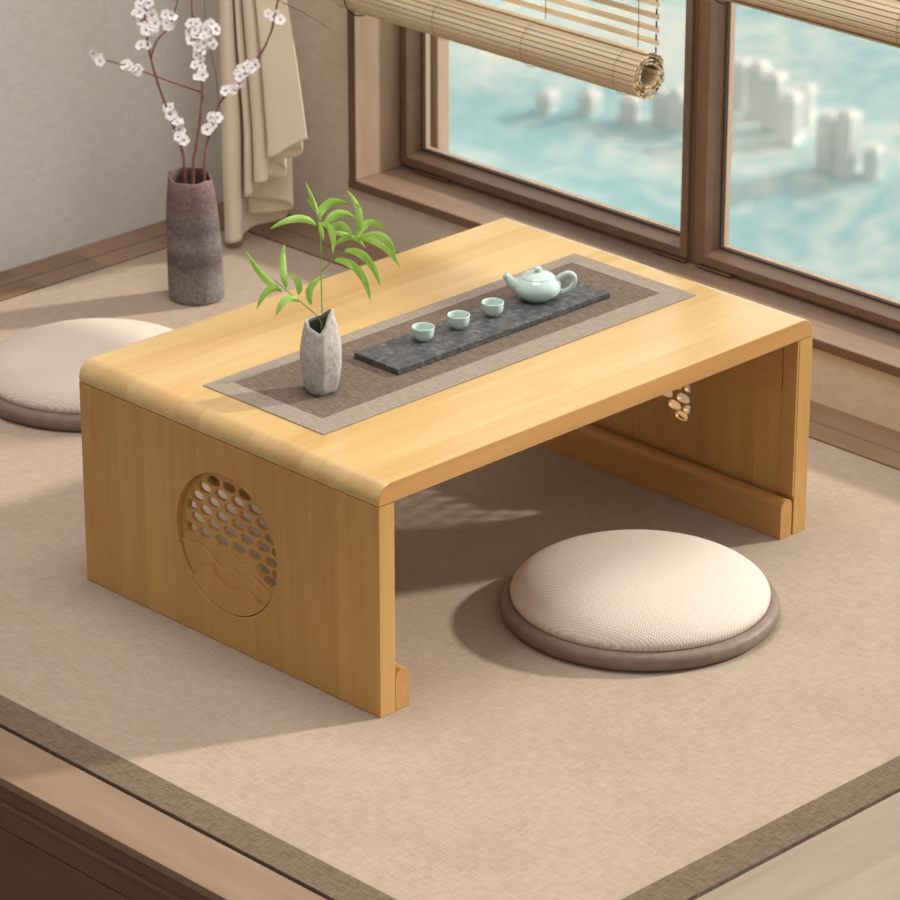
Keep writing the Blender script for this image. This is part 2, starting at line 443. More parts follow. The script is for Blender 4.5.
# ------------------------------------------------------------------ low table
TW, TD, TH, TT = .80, .563, .311, .028
table = thing('low_table', (TW/2, TD/2, 0), 'low golden bamboo table with carved round openwork in its side panels', 'table')
r = .021; prof = [(0, TH-TT+.0008)]
for i in range(9):
    a = PI-PI/2*i/8; prof.append((r+r*math.cos(a), TH-r+r*math.sin(a)))
for i in range(9):
    a = PI/2-PI/2*i/8; prof.append((TW-r+r*math.cos(a), TH-r+r*math.sin(a)))
prof += [(TW, TH-TT+.0008)]
o = obj('tabletop', prism(prof, 'y', 0, TD, .0016), m_top, table)
o.data.materials.append(m_edge)
for p in o.data.polygons:
    if abs(p.normal.y) > .9: p.material_index = 1
for p in o.data.polygons: p.use_smooth = max(abs(c) for c in p.normal) < .998 and abs(p.normal.y) < .02
CY, CZ, CR = .281, .142, .0955
def circ(R, n=64): return [(CY+R*math.cos(2*PI*i/n), CZ+R*math.sin(2*PI*i/n)) for i in range(n)]
rows = [(.0765, (-.028, .0015, .031)), (.061, (-.046, -.0145, .017, .048)), (.046, (-.0605, -.0295, .001, .032, .063)),
        (.0302, (-.0765, -.045, -.014, .0175, .048, .078)), (.0147, (-.089, -.061, -.030, .002, .033, .064)),
        (-.0022, (-.0755, -.044, -.015, .018, .0495, .0805)), (-.0165, (-.088, -.060)), (-.029, (-.0735,))]
def lattice_holes():
    hs = []
    for dz, ys in rows:
        for dy in ys:
            pts = []
            for i in range(18):
                a = 2*PI*i/18; c, s = math.cos(a), math.sin(a)
                u = .0120*math.copysign(abs(c)**.8, c); v = .0067*math.copysign(abs(s)**.85, s)
                y, z = dy+u, dz+v-.18*u*0
                d = math.hypot(y, z)
                if d > .0895: y *= .0895/d; z *= .0895/d
                pts.append((CY+y, CZ+z))
            ar = sum(pts[i][0]*pts[(i+1) % 18][1]-pts[(i+1) % 18][0]*pts[i][1] for i in range(18))/2
            if abs(ar) > 3e-5: hs.append(pts)
    return hs
holes = lattice_holes()
def wave_shape(line, R):
    """closed region of the disc below a wave line (given from +y to -y)"""
    L = catmull(line, 5)
    def onc(p): a = math.atan2(p[1], p[0]); return a
    a0, a1 = onc(L[0]), onc(L[-1])
    L = [(R*math.cos(a0), R*math.sin(a0))]+L[1:-1]+[(R*math.cos(a1), R*math.sin(a1))]
    if a1 > 0: a1 -= 2*PI
    if a0 > 0: a0 -= 2*PI
    # sweep the lower arc from a1 (-y side) to a0 (+y side)
    arc = [a1+(a0-a1)*k/24 for k in range(1, 24)]
    return [(CY+y, CZ+z) for y, z in L+[(R*math.cos(a), R*math.sin(a)) for a in arc]]
w1 = [(.075,-.060), (.0675,-.0655), (.058,-.053), (.0483,-.0454), (.0339,-.0412), (.0201,-.0538), (.0022,-.0611), (-.0139,-.0607), (-.0283,-.0508), (-.0441,-.0557), (-.058,-.063), (-.075,-.059)]
w2 = [(.092,-.020), (.072,-.020), (.0513,-.0175), (.0353,-.0263), (.0195,-.0373), (.008,-.036), (-.0008,-.031), (-.0127,-.0365), (-.0247,-.0385), (-.0409,-.031), (-.055,-.036), (-.085,-.046)]
w3 = [(.092,-.012), (.06,-.012), (.03,-.012), (.010,-.0085), (-.0015,-.0112), (-.012,-.018), (-.0220,-.0215), (-.034,-.018), (-.045,-.022), (-.06,-.030), (-.088,-.040)]
def side(mirror):
    d0, d1 = (.0085, .0150) if not mirror else (.0190, .0259)
    def X(a, b): return (a, b) if not mirror else (TW-b, TW-a)
    t = .026
    pan = thing('side_panel', (0,0,0)); C.objects.unlink(pan); bpy.data.objects.remove(pan)
    me = curve_plate([[(0, .0006), (TD, .0006), (TD, TH-TT), (0, TH-TT)], circ(CR)], *X(0, t), bev=.0007)
    pan = obj('side_panel', me, m_side, table)
    obj('openwork_disc', curve_plate([circ(CR-.00005)]+holes, *X(d0, d1), bev=.0006), m_side, pan)
    obj('wave_relief', curve_plate([wave_shape(w3, CR-.0030)], *X(.0068, d0+.0004), bev=.0005), m_side, pan)
    obj('wave_relief', curve_plate([wave_shape(w2, CR-.0026)], *X(.0042, .0072), bev=.0007), m_side, pan)
    obj('wave_relief', curve_plate([wave_shape(w1, CR-.0022)], *X(.0010, .0060), bev=.0008), m_side, pan)
    # rounded stretcher rail inside the foot
    x0, x1 = (t+.0012, t+.0235) if not mirror else (TW-t-.0255, TW-t-.0032)
    rr = (x1-x0)/2; h = .056
    pr = [(x0, .0006), (x1, .0006)]+[((x0+x1)/2+rr*math.cos(a*PI/10), h-rr+rr*math.sin(a*PI/10)) for a in range(11)]
    o = obj('foot_rail', prism(pr, 'y', .0005, TD-.0005), m_rail, table)
    bm = bmesh.new()
    if mirror:
        box(bm, (TW-t-.0035, .0005, .0566), (TW-t-.0002, .0245, TH-TT-.0005), .0006)
        obj('corner_strip', bm, m_rail, table)
        bm = bmesh.new()
    a, b = X(t+.0002, t+.0035)
    box(bm, (a, .027, .203), (b, TD-.027, TH-TT-.0005), .0008)
    obj('batten', bm, m_rail, table)
side(False); side(True)

# ------------------------------------------------------------------ runner, tray, tea set
run = thing('table_runner', (.404, .275, TH), 'taupe table runner with a dark woven centre lying along the tabletop', 'table runner')
z0, z1 = TH+.0003, TH+.0013
obj('runner_centre', bx((.0930, .1985, z0), (.7175, .3675, z1-.0002), 0), m_runc, run)
bm = bmesh.new()
RO = [(.061, .162), (.746, .162), (.746, .388), (.061, .388)]
RI = [(.0940, .1995), (.7165, .1995), (.7165, .3665), (.0940, .3665)]
NS = 40
def lerp(a, b, t): return tuple(p+(q-p)*t for p, q in zip(a, b))
for i in range(4):
    a0, a1, b0, b1 = RO[i], RO[(i+1) % 4], RI[i], RI[(i+1) % 4]
    n = 150 if i % 2 == 0 else 1
    inner = []
    for k in range(n*2+1):
        p = list(lerp(b0, b1, k/(n*2)))
        if n > 1 and k % 2 == 1: p[1] += (.0022 if i == 0 else -.0022)
        inner.append(p)
    top = [bm.verts.new((*lerp(a0, a1, k/(n*2)), z1)) for k in range(n*2+1)]
    ti = [bm.verts.new((*p, z1)) for p in inner]
    bo = [bm.verts.new((*lerp(a0, a1, k/(n*2)), z0)) for k in range(n*2+1)]
    bi = [bm.verts.new((*p, z0)) for p in inner]
    for k in range(n*2):
        bm.faces.new((top[k], top[k+1], ti[k+1], ti[k])); bm.faces.new((bo[k+1], bo[k], bi[k], bi[k+1]))
        bm.faces.new((bo[k], bo[k+1], top[k+1], top[k])); bm.faces.new((bi[k+1], bi[k], ti[k], ti[k+1]))
bmesh.ops.remove_doubles(bm, verts=bm.verts, dist=1e-6)
obj('runner_border', bm, m_runb, run)
tray = obj('tea_tray', bx((.2595, .2355, z1+.0001), (.6555, .3185, z1+.0084), .0012), m_slate)
tag(tray, 'long dark grey slate tray under the teapot and cups', 'tray')
TZ = z1+.0085
def cup(loc):
    bm = bmesh.new()
    R = .0148
    pr = [(.0001,.0004), (.0078,.0), (.0085,.0004), (.0088,.0018), (.0118,.0034), (.0138,.0068), (.0147,.0115), (.0149,.0168), (.0151,.0184), (.0146,.0189), (.0138,.0184), (.0134,.0166), (.0130,.0110), (.0115,.0062), (.0080,.0036), (.0001,.0030)]
    lathe(bm, pr, loc, 40, cap0=True, cap1=True)
    o = obj('teacup', bm, m_cel, smooth=True)
    o.data.transform(Matrix.Translation(-Vector(loc))); o.location = loc
    return o
labels = ['small pale celadon teacup at the end nearest the stone vase', 'middle one of the three small celadon teacups on the tray', 'small pale celadon teacup right beside the teapot spout']
c0 = cup((.354, .287, TZ)); tag(c0, labels[0], 'teacup', 'celadon teacups on the slate tray')
for k, (x, y) in enumerate([(.4175, .2855), (.482, .2865)]):
    c = c0.copy(); C.objects.link(c); c.location = (x, y, TZ); c['label'] = labels[k+1]

TP = (.5690, .2885, TZ)
pot = thing('teapot', TP, 'pale celadon teapot with loop handle at the far end of the slate tray', 'teapot')
bm = bmesh.new()
pr = [(.0001,0), (.0170,0), (.0182,.0005), (.0188,.0018), (.0240,.0046), (.0280,.0088), (.0297,.0138), (.0290,.0190), (.0258,.0242), (.0212,.0280), (.0202,.0286), (.0195,.0280), (.0190,.0270), (.0001,.0270)]
lathe(bm, pr, TP, 56, cap0=True, cap1=True)
obj('body', bm, m_cel, pot, True)
ax = Vector((.73, -.68, 0)).normalized()
T = Vector(TP)
bm = bmesh.new()
pr = [(.0001,.0278), (.0203,.0278), (.0209,.0283), (.0206,.0290), (.0190,.0302), (.0150,.0320), (.0095,.0333), (.0040,.0340), (.0032,.0346), (.0001,.0346)]
lathe(bm, pr, TP, 48, cap0=True, cap1=True)
lid = obj('lid', bm, m_cel, pot, True)
bm = bmesh.new(); lathe(bm, [(.0001,.0342), (.0030,.0344), (.0034,.0360), (.0050,.0376), (.0052,.0392), (.0040,.0404), (.0001,.0409)], TP, 24, cap1=True)
obj('knob', bm, m_cel, lid, True)
bm = bmesh.new()
sp = [T-ax*.022+Vector((0,0,.0150)), T-ax*.0305+Vector((0,0,.0195)), T-ax*.0355+Vector((0,0,.0250)), T-ax*.0405+Vector((0,0,.0305))]
pts = catmull([tuple(p) for p in sp], 6)
tube(bm, pts, lambda t: .0102-.0060*min(1, t*1.2), 16)
obj('spout', bm, m_cel, pot, True)
bm = bmesh.new()
hp = [(.0230,.0235), (.0300,.0290), (.0385,.0318), (.0450,.0280), (.0455,.0200), (.0405,.0125), (.0335,.0085), (.0260,.0075)]
pts = catmull([tuple(T+ax*a+Vector((0,0,b))) for a, b in hp], 6)
tube(bm, pts, .0034, 12)
obj('handle', bm, m_cel, pot, True)

pot.scale = (1.08, 1.08, 1.10)

# small stone vase with V shaped mouth
VL = Vector((.155, .268, z1))
vase = thing('stone_vase', VL, 'small pale rough stone bud vase with notched mouth on the runner', 'vase')
bm = bmesh.new()
SEG = 40
cam_ang = math.atan2(-FW.y, -FW.x)           # towards the camera
def sv_r(t, a):
    base = [(0,.0175), (.06,.0215), (.18,.0245), (.35,.0262), (.55,.0262), (.72,.0235), (.88,.0195), (1.0,.0165)]
    for (t0, r0), (t1, r1) in zip(base, base[1:]):
        if t <= t1+1e-9: r_ = r0+(r1-r0)*(t-t0)/(t1-t0); break
    else: r_ = base[-1][1]
    d = a-cam_ang
    fa = (d-.12) % (PI/3)-PI/6
    k = 1.02*(.35+.65*math.cos(PI/6)/math.cos(fa))/.965+.06*math.cos(3*d+.6)+.025*math.cos(5*d+1+3*t)+.035*noise.noise(Vector((math.cos(a)*1.6, math.sin(a)*1.6, t*5)))
    return r_*k
def rim(a):
    d = math.atan2(math.sin(a-cam_ang), math.cos(a-cam_ang))   # 0 faces the camera, + is picture left... (counter-clockwise)
    # peaks at image right and image left, notch at the front, shallow saddle behind
    s = math.sin(d)                                             # +1 = image right, -1 = image left
    if math.cos(d) > 0: h = .0845+.0255*max(0, s)**1.1+.0085*max(0, -s)**.9
    else: h = .0965+.0135*max(0, s)-.0035*max(0, -s)
    return h
outer = []
NR = 26
for k in range(NR+1):
    t = k/NR; ring = []
    for i in range(SEG):
        a = 2*PI*i/SEG; h = rim(a)*t; rr = sv_r(t*rim(a)/.105, a)
        ring.append(bm.verts.new(VL+Vector((rr*math.cos(a), rr*math.sin(a), h))))
    outer.append(ring)
inner = []
for k in range(12):
    t = 1-k*.07; ring = []
    for i in range(SEG):
        a = 2*PI*i/SEG; h = rim(a)*t; rr = max(.004, sv_r(t*rim(a)/.105, a)-.0032)
        ring.append(bm.verts.new(VL+Vector((rr*math.cos(a), rr*math.sin(a), h))))
    inner.append(ring)
for A, B in zip(outer, outer[1:]):
    for i in range(SEG): bm.faces.new((A[i], A[(i+1) % SEG], B[(i+1) % SEG], B[i]))
for i in range(SEG): bm.faces.new((outer[-1][i], outer[-1][(i+1) % SEG], inner[0][(i+1) % SEG], inner[0][i]))
for n_, (A, B) in enumerate(zip(inner, inner[1:])):
    for i in range(SEG): bm.faces.new((A[i], A[(i+1) % SEG], B[(i+1) % SEG], B[i])).material_index = 1
bm.faces.new(inner[-1]).material_index = 1; bm.faces.new(outer[0][::-1])
bmesh.ops.recalc_face_normals(bm, faces=bm.faces)
obj('body', bm, [m_stone, m_inside], vase, True)

# bamboo sprigs (pixel rows come from a crop of the photograph, 4.5x, origin 210,160)
DV = depth_of(VL+Vector((0, 0, .05)))
def cp(x, y, dd=0): return at(210+x/4.5, 160+y/4.5, DV+dd)
def leaf(base, mid, tip, w, parent, db=0, dt=0, twist=0):
    P0 = cp(*base, db); P2 = cp(*tip, dt); Pm = cp(*mid, (db+dt)/2-.004)
    P1 = Pm*2-(P0+P2)/2
    n = 12; bm = bmesh.new(); rows_ = []
    W = w/4.5/F*DV*.5
    for i in range(n+1):
        t = i/n
        p = P0*(1-t)**2+P1*2*t*(1-t)+P2*t*t
        tg = ((P1-P0)*(1-t)+(P2-P1)*t).normalized()
        sd = tg.cross(FW); sd.normalize()
        nn = sd.cross(tg).normalized()
        sd = (sd*math.cos(twist)+nn*math.sin(twist)).normalized(); nn = sd.cross(tg).normalized()
        ww = W*(math.sin(PI*min(1, (t*.94+.03))**.8)**.8)*1.05 if t < 1 else 0.00005
        ww = max(ww, .0003 if t < .1 else .00004)
        rows_.append([bm.verts.new(p+sd*ww*s+nn*(abs(s)*ww*.35)) for s in (-1, -.5, 0, .5, 1)])
    for a, b in zip(rows_, rows_[1:]):
        for k in range(4): bm.faces.new((a[k], a[k+1], b[k+1], b[k]))
    return obj('leaf', bm, m_leaf, parent, True)
sb = cp(503, 760)
tall = thing('bamboo_sprig', (VL.x, VL.y, VL.z+.03), 'tall upright sprig of green bamboo leaves in the stone vase', 'sprig', 'bamboo sprigs in the stone vase')
bm = bmesh.new()
tube(bm, catmull([tuple(cp(*p)) for p in [(503,790), (506,715), (502,600), (501,500), (499,400), (497,340), (486,285), (474,215), (452,140)]], 5), lambda t: .0011-.0007*t, 8)
tube(bm, catmull([tuple(cp(*p)) for p in [(503,500,0), (550,455,-.004), (605,408,-.008), (666,350,-.012)]], 5), lambda t: .0008-.0004*t, 8)
obj('stem', bm, m_stem, tall, True)
for L in [((478,295),(390,262),(268,312),34,0,-.02), ((485,250),(468,190),(428,95),20,0,.01), ((480,235),(460,205),(434,176),13,0,-.01),
          ((496,255),(545,192),(632,206),38,0,.03), ((515,292),(580,240),(656,264),38,-.002,.02), ((655,345),(672,240),(616,135),30,-.01,.0),
          ((665,348),(715,285),(790,314),36,-.012,.02), ((670,350),(780,345),(835,440),32,-.012,-.01), ((664,360),(770,385),(856,490),32,-.012,-.03),
          ((605,410),(700,440),(768,572),36,-.008,-.02), ((556,450),(665,500),(722,642),38,-.004,-.03), ((498,285),(545,325),(552,422),34,-.001,-.03),
          ((530,320),(590,292),(640,348),32,-.004,-.015), ((560,385),(630,345),(700,396),28,-.006,-.01), ((490,280),(500,320),(512,362),22,0,-.02),
          ((652,205),(672,206),(692,226),9,-.008,0), ((497,270),(500,215),(540,190),22,0,.015), ((540,330),(600,330),(650,356),26,-.006,.01),
          ((455,650),(452,575),(520,516),32,.0,.01)]:
    leaf(*L[:4], tall, L[4], L[5], random.uniform(-.5, .5))
low = thing('bamboo_sprig', (VL.x-.002, VL.y, VL.z+.03), 'short bamboo sprig leaning to the left out of the stone vase', 'sprig', 'bamboo sprigs in the stone vase')
bm = bmesh.new()
tube(bm, catmull([tuple(cp(*p)) for p in [(503,790,-.001), (492,715,-.002), (420,648,-.004), (350,592,-.006), (288,538,-.008)]], 5), lambda t: .0011-.0006*t, 8)
obj('stem', bm, m_stem, low, True)
for L in [((308,574),(238,520),(160,408),34,-.007,.01), ((322,592),(262,590),(210,674),32,-.007,-.02), ((345,578),(330,480),(335,376),34,-.006,.005),
          ((398,606),(392,550),(350,505),32,-.005,.01), ((402,635),(340,630),(294,708),34,-.004,-.02), ((350,565),(325,520),(292,478),9,-.006,0)]:
    leaf(*L[:4], low, L[4], L[5], random.uniform(-.4, .4))

# ------------------------------------------------------------------ cushions
def cushion(loc, label):
    t = thing('floor_cushion', loc, label, 'floor cushion', 'round floor cushions by the low table')
    bm = bmesh.new()
    pr = [(.0001,0), (.168,0), (.1755,.0012), (.1800,.0048), (.1812,.010), (.1812,.0165), (.1795,.0205), (.1760,.0235), (.1700,.0250), (.1640,.0235), (.1600,.020)]
    lathe(bm, pr, loc, 96, cap0=True, cap1=True)
    obj('leather_base', bm, m_leather, t, True)
    bm = bmesh.new()
    pr = [(.1560,.0200), (.1655,.0225), (.1685,.0265), (.1690,.0310)]
    for k in range(1, 22):
        a = k/21*PI/2; c, s = math.cos(a), math.sin(a)
        pr.append((max(.0002, .1690*c**.72), .0310+.0385*s**1.15))
    lathe(bm, pr, loc, 96, cap0=True, cap1=True)
    obj('fabric_top', bm, m_knit, t, True)
    return t
cu = cushion((.448, -.019, .0003), 'round cream knit floor cushion with brown rim in front of the low table')
c2 = cu.copy(); C.objects.link(c2); c2.location = (.440, 1.074, .0003)
c2['label'] = 'round cream knit floor cushion with brown rim behind the low table'
for ch in list(cu.children):
    k = ch.copy(); C.objects.link(k); k.parent = c2

# ------------------------------------------------------------------ big vase with blossom
BV = Vector((.791, 1.248, .0002))
bv = thing('tall_vase', BV, 'tall rough grey and mauve ceramic vase standing on the mat by the left wall', 'vase')
bm = bmesh.new()
def bw(r_, z, a, k):
    t = z/.2
    lean = -.0060*t
    ox, oy = RT.x*lean, RT.y*lean
    zz = z
    if t > .9: zz = z+(t-.9)*10*(.0022*math.sin(3*a+.6)+.0016*math.sin(5*a+2)+.004*math.cos(a-cam_ang-PI-.9))
    rr = r_*(1+.018*noise.noise(Vector((math.cos(a)*1.5, math.sin(a)*1.5, z*14))))
    return rr, zz, ox, oy
pr = [(.0405,0), (.0425,.0015), (.0437,.005), (.0440,.02), (.0437,.04), (.0432,.07), (.0424,.10), (.0412,.13), (.0393,.155), (.0370,.177), (.0346,.193), (.0338,.200)]
pin = [(.0325,.2015), (.0308,.200), (.0315,.192), (.0330,.17), (.035,.12), (.035,.03)]
R1 = lathe(bm, pr, BV, 56, bw, True)
R2 = lathe(bm, pin, BV, 56, bw, False, True, mat=1)
for i in range(56):
    bm.faces.new((R1[-1][i], R1[-1][(i+1) % 56], R2[0][(i+1) % 56], R2[0][i]))
bmesh.ops.recalc_face_normals(bm, faces=bm.faces)
obj('body', bm, [m_bvase, m_bvin], bv, True)

DB = depth_of(BV+Vector((0, 0, .2)))
def make_blossom():
    bm = bmesh.new()
    for k in range(5):
        a = 2*PI*k/5
        d = Vector((math.cos(a), math.sin(a), 0)); s = Vector((-d.y, d.x, 0))
        g = []
        for u, w in ((.0008,.0006), (.0022,.0020), (.0042,.0033), (.0062,.0031), (.0074,.0016)):
            lift = .0016*math.sin(u/.0074*1.9)
            g.append([bm.verts.new(d*u+s*w*q+Vector((0,0,lift-.0007*(1-abs(q))+.0002*k))) for q in (-1, 0, 1)])
        for A, B in zip(g, g[1:]):
            for q in range(2): bm.faces.new((A[q], A[q+1], B[q+1], B[q]))
    r_ = bmesh.ops.create_icosphere(bm, subdivisions=1, radius=.0011)
    for v in r_['verts']: v.co.z += .0008
    for f in {f for v in r_['verts'] for f in v.link_faces}: f.material_index = 1
    for k in range(6):
        a = 2*PI*k/6+.3
        tube(bm, [(0,0,.0005), (.0018*math.cos(a), .0018*math.sin(a), .0030)], .00018, 4, 1)
    me = bpy.data.meshes.new('blossom'); bm.to_mesh(me); bm.free()
    me.materials.append(m_petal); me.materials.append(m_petalc)
    me.polygons.foreach_set('use_smooth', [True]*len(me.polygons))
    return me
BL = make_blossom()
def branch(label, paths, clusters):
    root = thing('blossom_branch', tuple(BV+Vector((0, 0, .02))), label, 'branch', 'blossom branches in the tall vase')
    bm = bmesh.new(); allp = []
    for pts, r0, r1 in paths:
        pts = [(p+(0,))[:3] for p in pts]
        W = [(lambda q: tuple(BV+Vector(((q.x-BV.x)*.6, (q.y-BV.y)*.6, .035))) if y > 230 else tuple(q))(at(x, min(y, 200), DB+d+(.006 if y > 170 else 0))) for x, y, d in pts]
        cm = catmull(W, 6)
        cm = [Vector(p)+Vector((random.uniform(-1,1), random.uniform(-1,1), 0))*.0005 for p in cm]
        tube(bm, cm, lambda t, r0=r0, r1=r1: (r0+(r1-r0)*t)*(1+.12*math.sin(t*60)), 8)
        allp += cm
    obj('stem', bm, m_twig, root, True)
    rl = root_loc(root)
    for (x0, y0, x1, y1, n, spread) in clusters:
        for k in range(n):
            t = (k+.5)/n
            x = x0+(x1-x0)*t+random.uniform(-1, 1)*spread; y = y0+(y1-y0)*t+random.uniform(-1, 1)*spread*.6
            p0 = at(x, y, DB)
            best = min(allp, key=lambda q: ((q-CAM).normalized()-(p0-CAM).normalized()).length)
            p = at(x, y, depth_of(best)+random.uniform(-.008, .003))
            o = bpy.data.objects.new('blossom', BL); C.objects.link(o); o.parent = root
            dr = (-FW*1.0+Vector((random.uniform(-.7,.7), random.uniform(-.7,.7), random.uniform(-.5,.6)))).normalized()
            o.rotation_euler = dr.to_track_quat('Z', 'Y').to_euler()
            o.location = p-rl; s = random.uniform(.95, 1.35); o.scale = (s, s, s)
    return root
branch('leftmost blossom branch in the tall vase, with thick flower clusters at its top',
       [([(187,235), (185,178), (182,150), (172,122), (160,90,-.01), (150,55,-.02), (145,20,-.03), (139,-25,-.03), (132,-80,-.03)], .0025, .0015),
        ([(151,58,-.02), (156,42,-.03), (168,28,-.035), (175,10,-.04), (181,-15,-.05)], .0016, .0011)],
       [(145,42,145,48,2,4), (146,28,142,-2,11,8), (155,20,148,34,6,5), (140,10,140,-14,7,8), (163,22,172,27,4,4), (168,12,174,18,3,4), (169,105,183,140,13,3.5)])
branch('middle blossom branch in the tall vase, with a bare twig reaching left',
       [([(194,240), (193,178), (196,145), (201,110), (202,85), (200,55,.01), (193,20,.02), (191,-20,.02), (190,-80,.02)], .0024, .0014),
        ([(201.5,92,.003), (180,85,-.01), (158,77,-.02), (130,67,-.03), (98,58,-.04)], .0016, .0010)],
       [(191,22,196,45,10,5), (204,28,198,50,5,4), (197,52,200,78,8,3.5), (125,65,140,72,6,3), (93,54,99,60,4,3.5)])
branch('right blossom branch in the tall vase, bending over the curtain',
       [([(203,240), (204,178), (207,145), (213,124), (220,103,.005), (236,84,.0), (255,62,-.01), (268,40,-.015), (275,15,-.02), (279,-10,-.02), (284,-70,-.02)], .0024, .0014),
        ([(219,105,.005), (216,75,.02), (210,48,.03), (206,20,.03), (203,-20,.03)], .0009, .0006),
        ([(277,0,-.02), (300,11,-.03), (337,33,-.04)], .0009, .0004)],
       [(208,132,216,115,9,4), (228,93,244,75,9,3.5), (240,72,254,66,8,4.5), (268,14,280,20,5,3), (207,24,213,30,5,4), (208,34,212,46,5,3.5)])

# ------------------------------------------------------------------ curtain
CB = at(226, 243, 1); tt = -CAM.z/(CB-CAM).z; CB = CAM+(CB-CAM)*tt        # foot of the left fold on the mat
SX = (CB-CAM).dot(FW)/F
RH = Vector((RT.x, RT.y, 0)).normalized(); TC = Vector((-FW.x, -FW.y, 0)).normalized()
path = [(225.5,.000,238), (226.5,.022,242), (232,.036,243.5), (239,.035,242), (243,.022,239), (244,-.004,234), (254,-.016,226), (270,-.017,222), (284,-.014,218), (287,-.009,212), (280,-.005,209),
        (262,-.006,210), (250,-.004,212), (252,.001,214), (270,.002,213), (289,.003,210), (294,.007,208), (288,.012,202), (262,.008,198), (248,.008,197), (247,.030,197), (250,.036,196), (254,.030,194), (256,.012,192), (264,.012,188), (273,.018,184),
        (273,.024,180), (262,.022,180), (256.5,.030,182), (258,.050,183), (264,.056,183), (270,.050,181), (272,.041,176), (280,.038,178), (288,.038,176), (287,.043,166), (274,.043,160), (285,.047,158), (302,.046,156), (304,.051,148), (290,.053,150),
        (274,.058,157), (272,.066,158), (279,.070,156), (291,.068,149), (301,.064,143), (310,.060,139)]
pp = catmull(path, 5)
bm = bmesh.new(); NT = 44; cols = []
for (px, dd, hem) in pp:
    ws = (px-226)*SX
    B = CB+RH*ws+TC*dd
    zh = max(.0015, zat(B.x, B.y, hem))
    col_ = []
    for k in range(NT+1):
        t = (k/NT)**1.5; z = zh+(1.55-zh)*t
        q = 1 if z < .2 else max(.45, 1-.95*(z-.2))
        q2 = 1+.30*min(1, z/.9)
        w2_ = ws*q
        n_ = noise.noise(Vector((px*.05, z*5, 1)))*.0035*min(1, z*6)
        P = CB+RH*(w2_+n_)+TC*(dd*(1+.0*z)+n_*.5)
        col_.append(bm.verts.new((P.x, P.y, z)))
    cols.append(col_)
for a, b in zip(cols, cols[1:]):
    for k in range(NT): bm.faces.new((a[k], b[k], b[k+1], a[k+1]))
cur = obj('curtain', bm, m_curtain, smooth=True)
cur.data.transform(Matrix.Translation(-CB)); cur.location = CB
tag(cur, 'cream curtain gathered in folds in the room corner, its hem in steps', 'curtain')
md = cur.modifiers.new('thick', 'SOLIDIFY'); md.thickness = .0011; md.offset = 0

# ------------------------------------------------------------------ bamboo roll blinds
def blind(label, y0, y1, zc, xc, R):
    root = thing('roll_blind', (xc, (y0+y1)/2, zc), label, 'blind', 'bamboo roll blinds over the windows')
    bm = bmesh.new(); a = PI*.5; r_ = R-.0008
    turn = .0052
    while r_ > R*.46:
        th = .0042
        c = Vector((math.cos(a), 0, math.sin(a))); s = Vector((-math.sin(a), 0, math.cos(a)))
        dy = random.uniform(-.0022, .0022); w = .0036
        ctr = Vector((xc, 0, zc))+c*(r_-.0008)
        vs_ = []
        for yy in (y0+dy, y1+dy):
            for (u, v) in ((-w, -.0009), (w, -.0009), (w*.8, .0009), (-w*.8, .0009)):
                vs_.append(bm.verts.new((ctr.x+s.x*u+c.x*v, yy, ctr.z+s.z*u+c.z*v)))
        fs = [(0,1,2,3), (7,6,5,4), (0,4,5,1), (1,5,6,2), (2,6,7,3), (3,7,4,0)]
        for n_, f in enumerate(fs):
            ff = bm.faces.new([vs_[i] for i in f])
            ff.material_index = 1 if random.random() < .1 or (n_ < 2 and random.random() < .45) else 0
        da = .0086/r_; a -= da; r_ -= turn*da/(2*PI)
    bmesh.ops.recalc_face_normals(bm, faces=bm.faces)
    obj('rolled_slats', bm, [m_bamboo_slat, m_slatdark], root)
    bm = bmesh.new(); xs = xc+R-.002; z = zc+.012; 
    xs = xc+R*.55
    z = zc+R+.006
    while z < WZ1+.03:
        box(bm, (xs-.0008, y0, z), (xs+.0008, y1, z+.0092)); z += .0196
    obj('hanging_slats', bm, m_bamboo_slat, root)
    bm = bmesh.new()
    n = max(2, int((y1-y0)/.145))
    for k in range(n):
        yy = y0+.04+(y1-y0-.08)*k/(n-1)
        zz = zc+R-.004; pts = []
        while zz < WZ1+.04:
            pts.append((xs-.002, yy+random.uniform(-.001, .001), zz)); zz += .02
        tube(bm, pts, .0007, 5)
        tube(bm, [(xc+(R-.0006)*math.cos(q*PI/12), yy, zc+(R-.0006)*math.sin(q*PI/12)) for q in range(25)], .0004, 4, caps=False)
    obj('tie_cord', bm, m_cord, root)
    bm = bmesh.new(); zz = zc+R-.006; k = 0
    while zz < WZ1+.02:
        tube(bm, [(xs-.0022, y0+.004, zz), (xs-.0022, y0+.004, zz+.0098)], .0012, 6, k % 2); zz += .0098; k += 1
    obj('edge_cord', bm, [m_blackcord, m_whitecord], root)
    bm = bmesh.new(); yy = y1-.036
    tube(bm, [(xc+(R+.0015)*math.cos(q*PI/16), yy+.002*math.sin(q*PI/16), zc+(R+.0015)*math.sin(q*PI/16)) for q in range(33)], .0011, 6, caps=False)
    tube(bm, [(xc-R-.0015, yy, zc), (xc-R*.7, yy, zc+.1), (xc, yy, WZ1+.05)], .0011, 6)
    obj('lift_cord', bm, m_blackcord, root)
    obj('head_rail', bx((xs-.008, y0-.004, WZ1+.03), (1.1548, y1+.004, WZ1+.05), .001), m_slatdark, root)
XB = 1.108
_p = at(649, 76, 1); _k = (XB-CAM.x)/(_p-CAM).x; _p = CAM+(_p-CAM)*_k
blind('rolled bamboo blind hanging over the left window', _p.y, 1.236, _p.z-.001, XB, .037)
_q = at(735, 5, 1); _k = (XB-CAM.x)/(_q-CAM).x; _q = CAM+(_q-CAM)*_k
blind('bamboo blind at the top right corner, over the right window', .06, .475, _q.z+.0385, XB, .037)

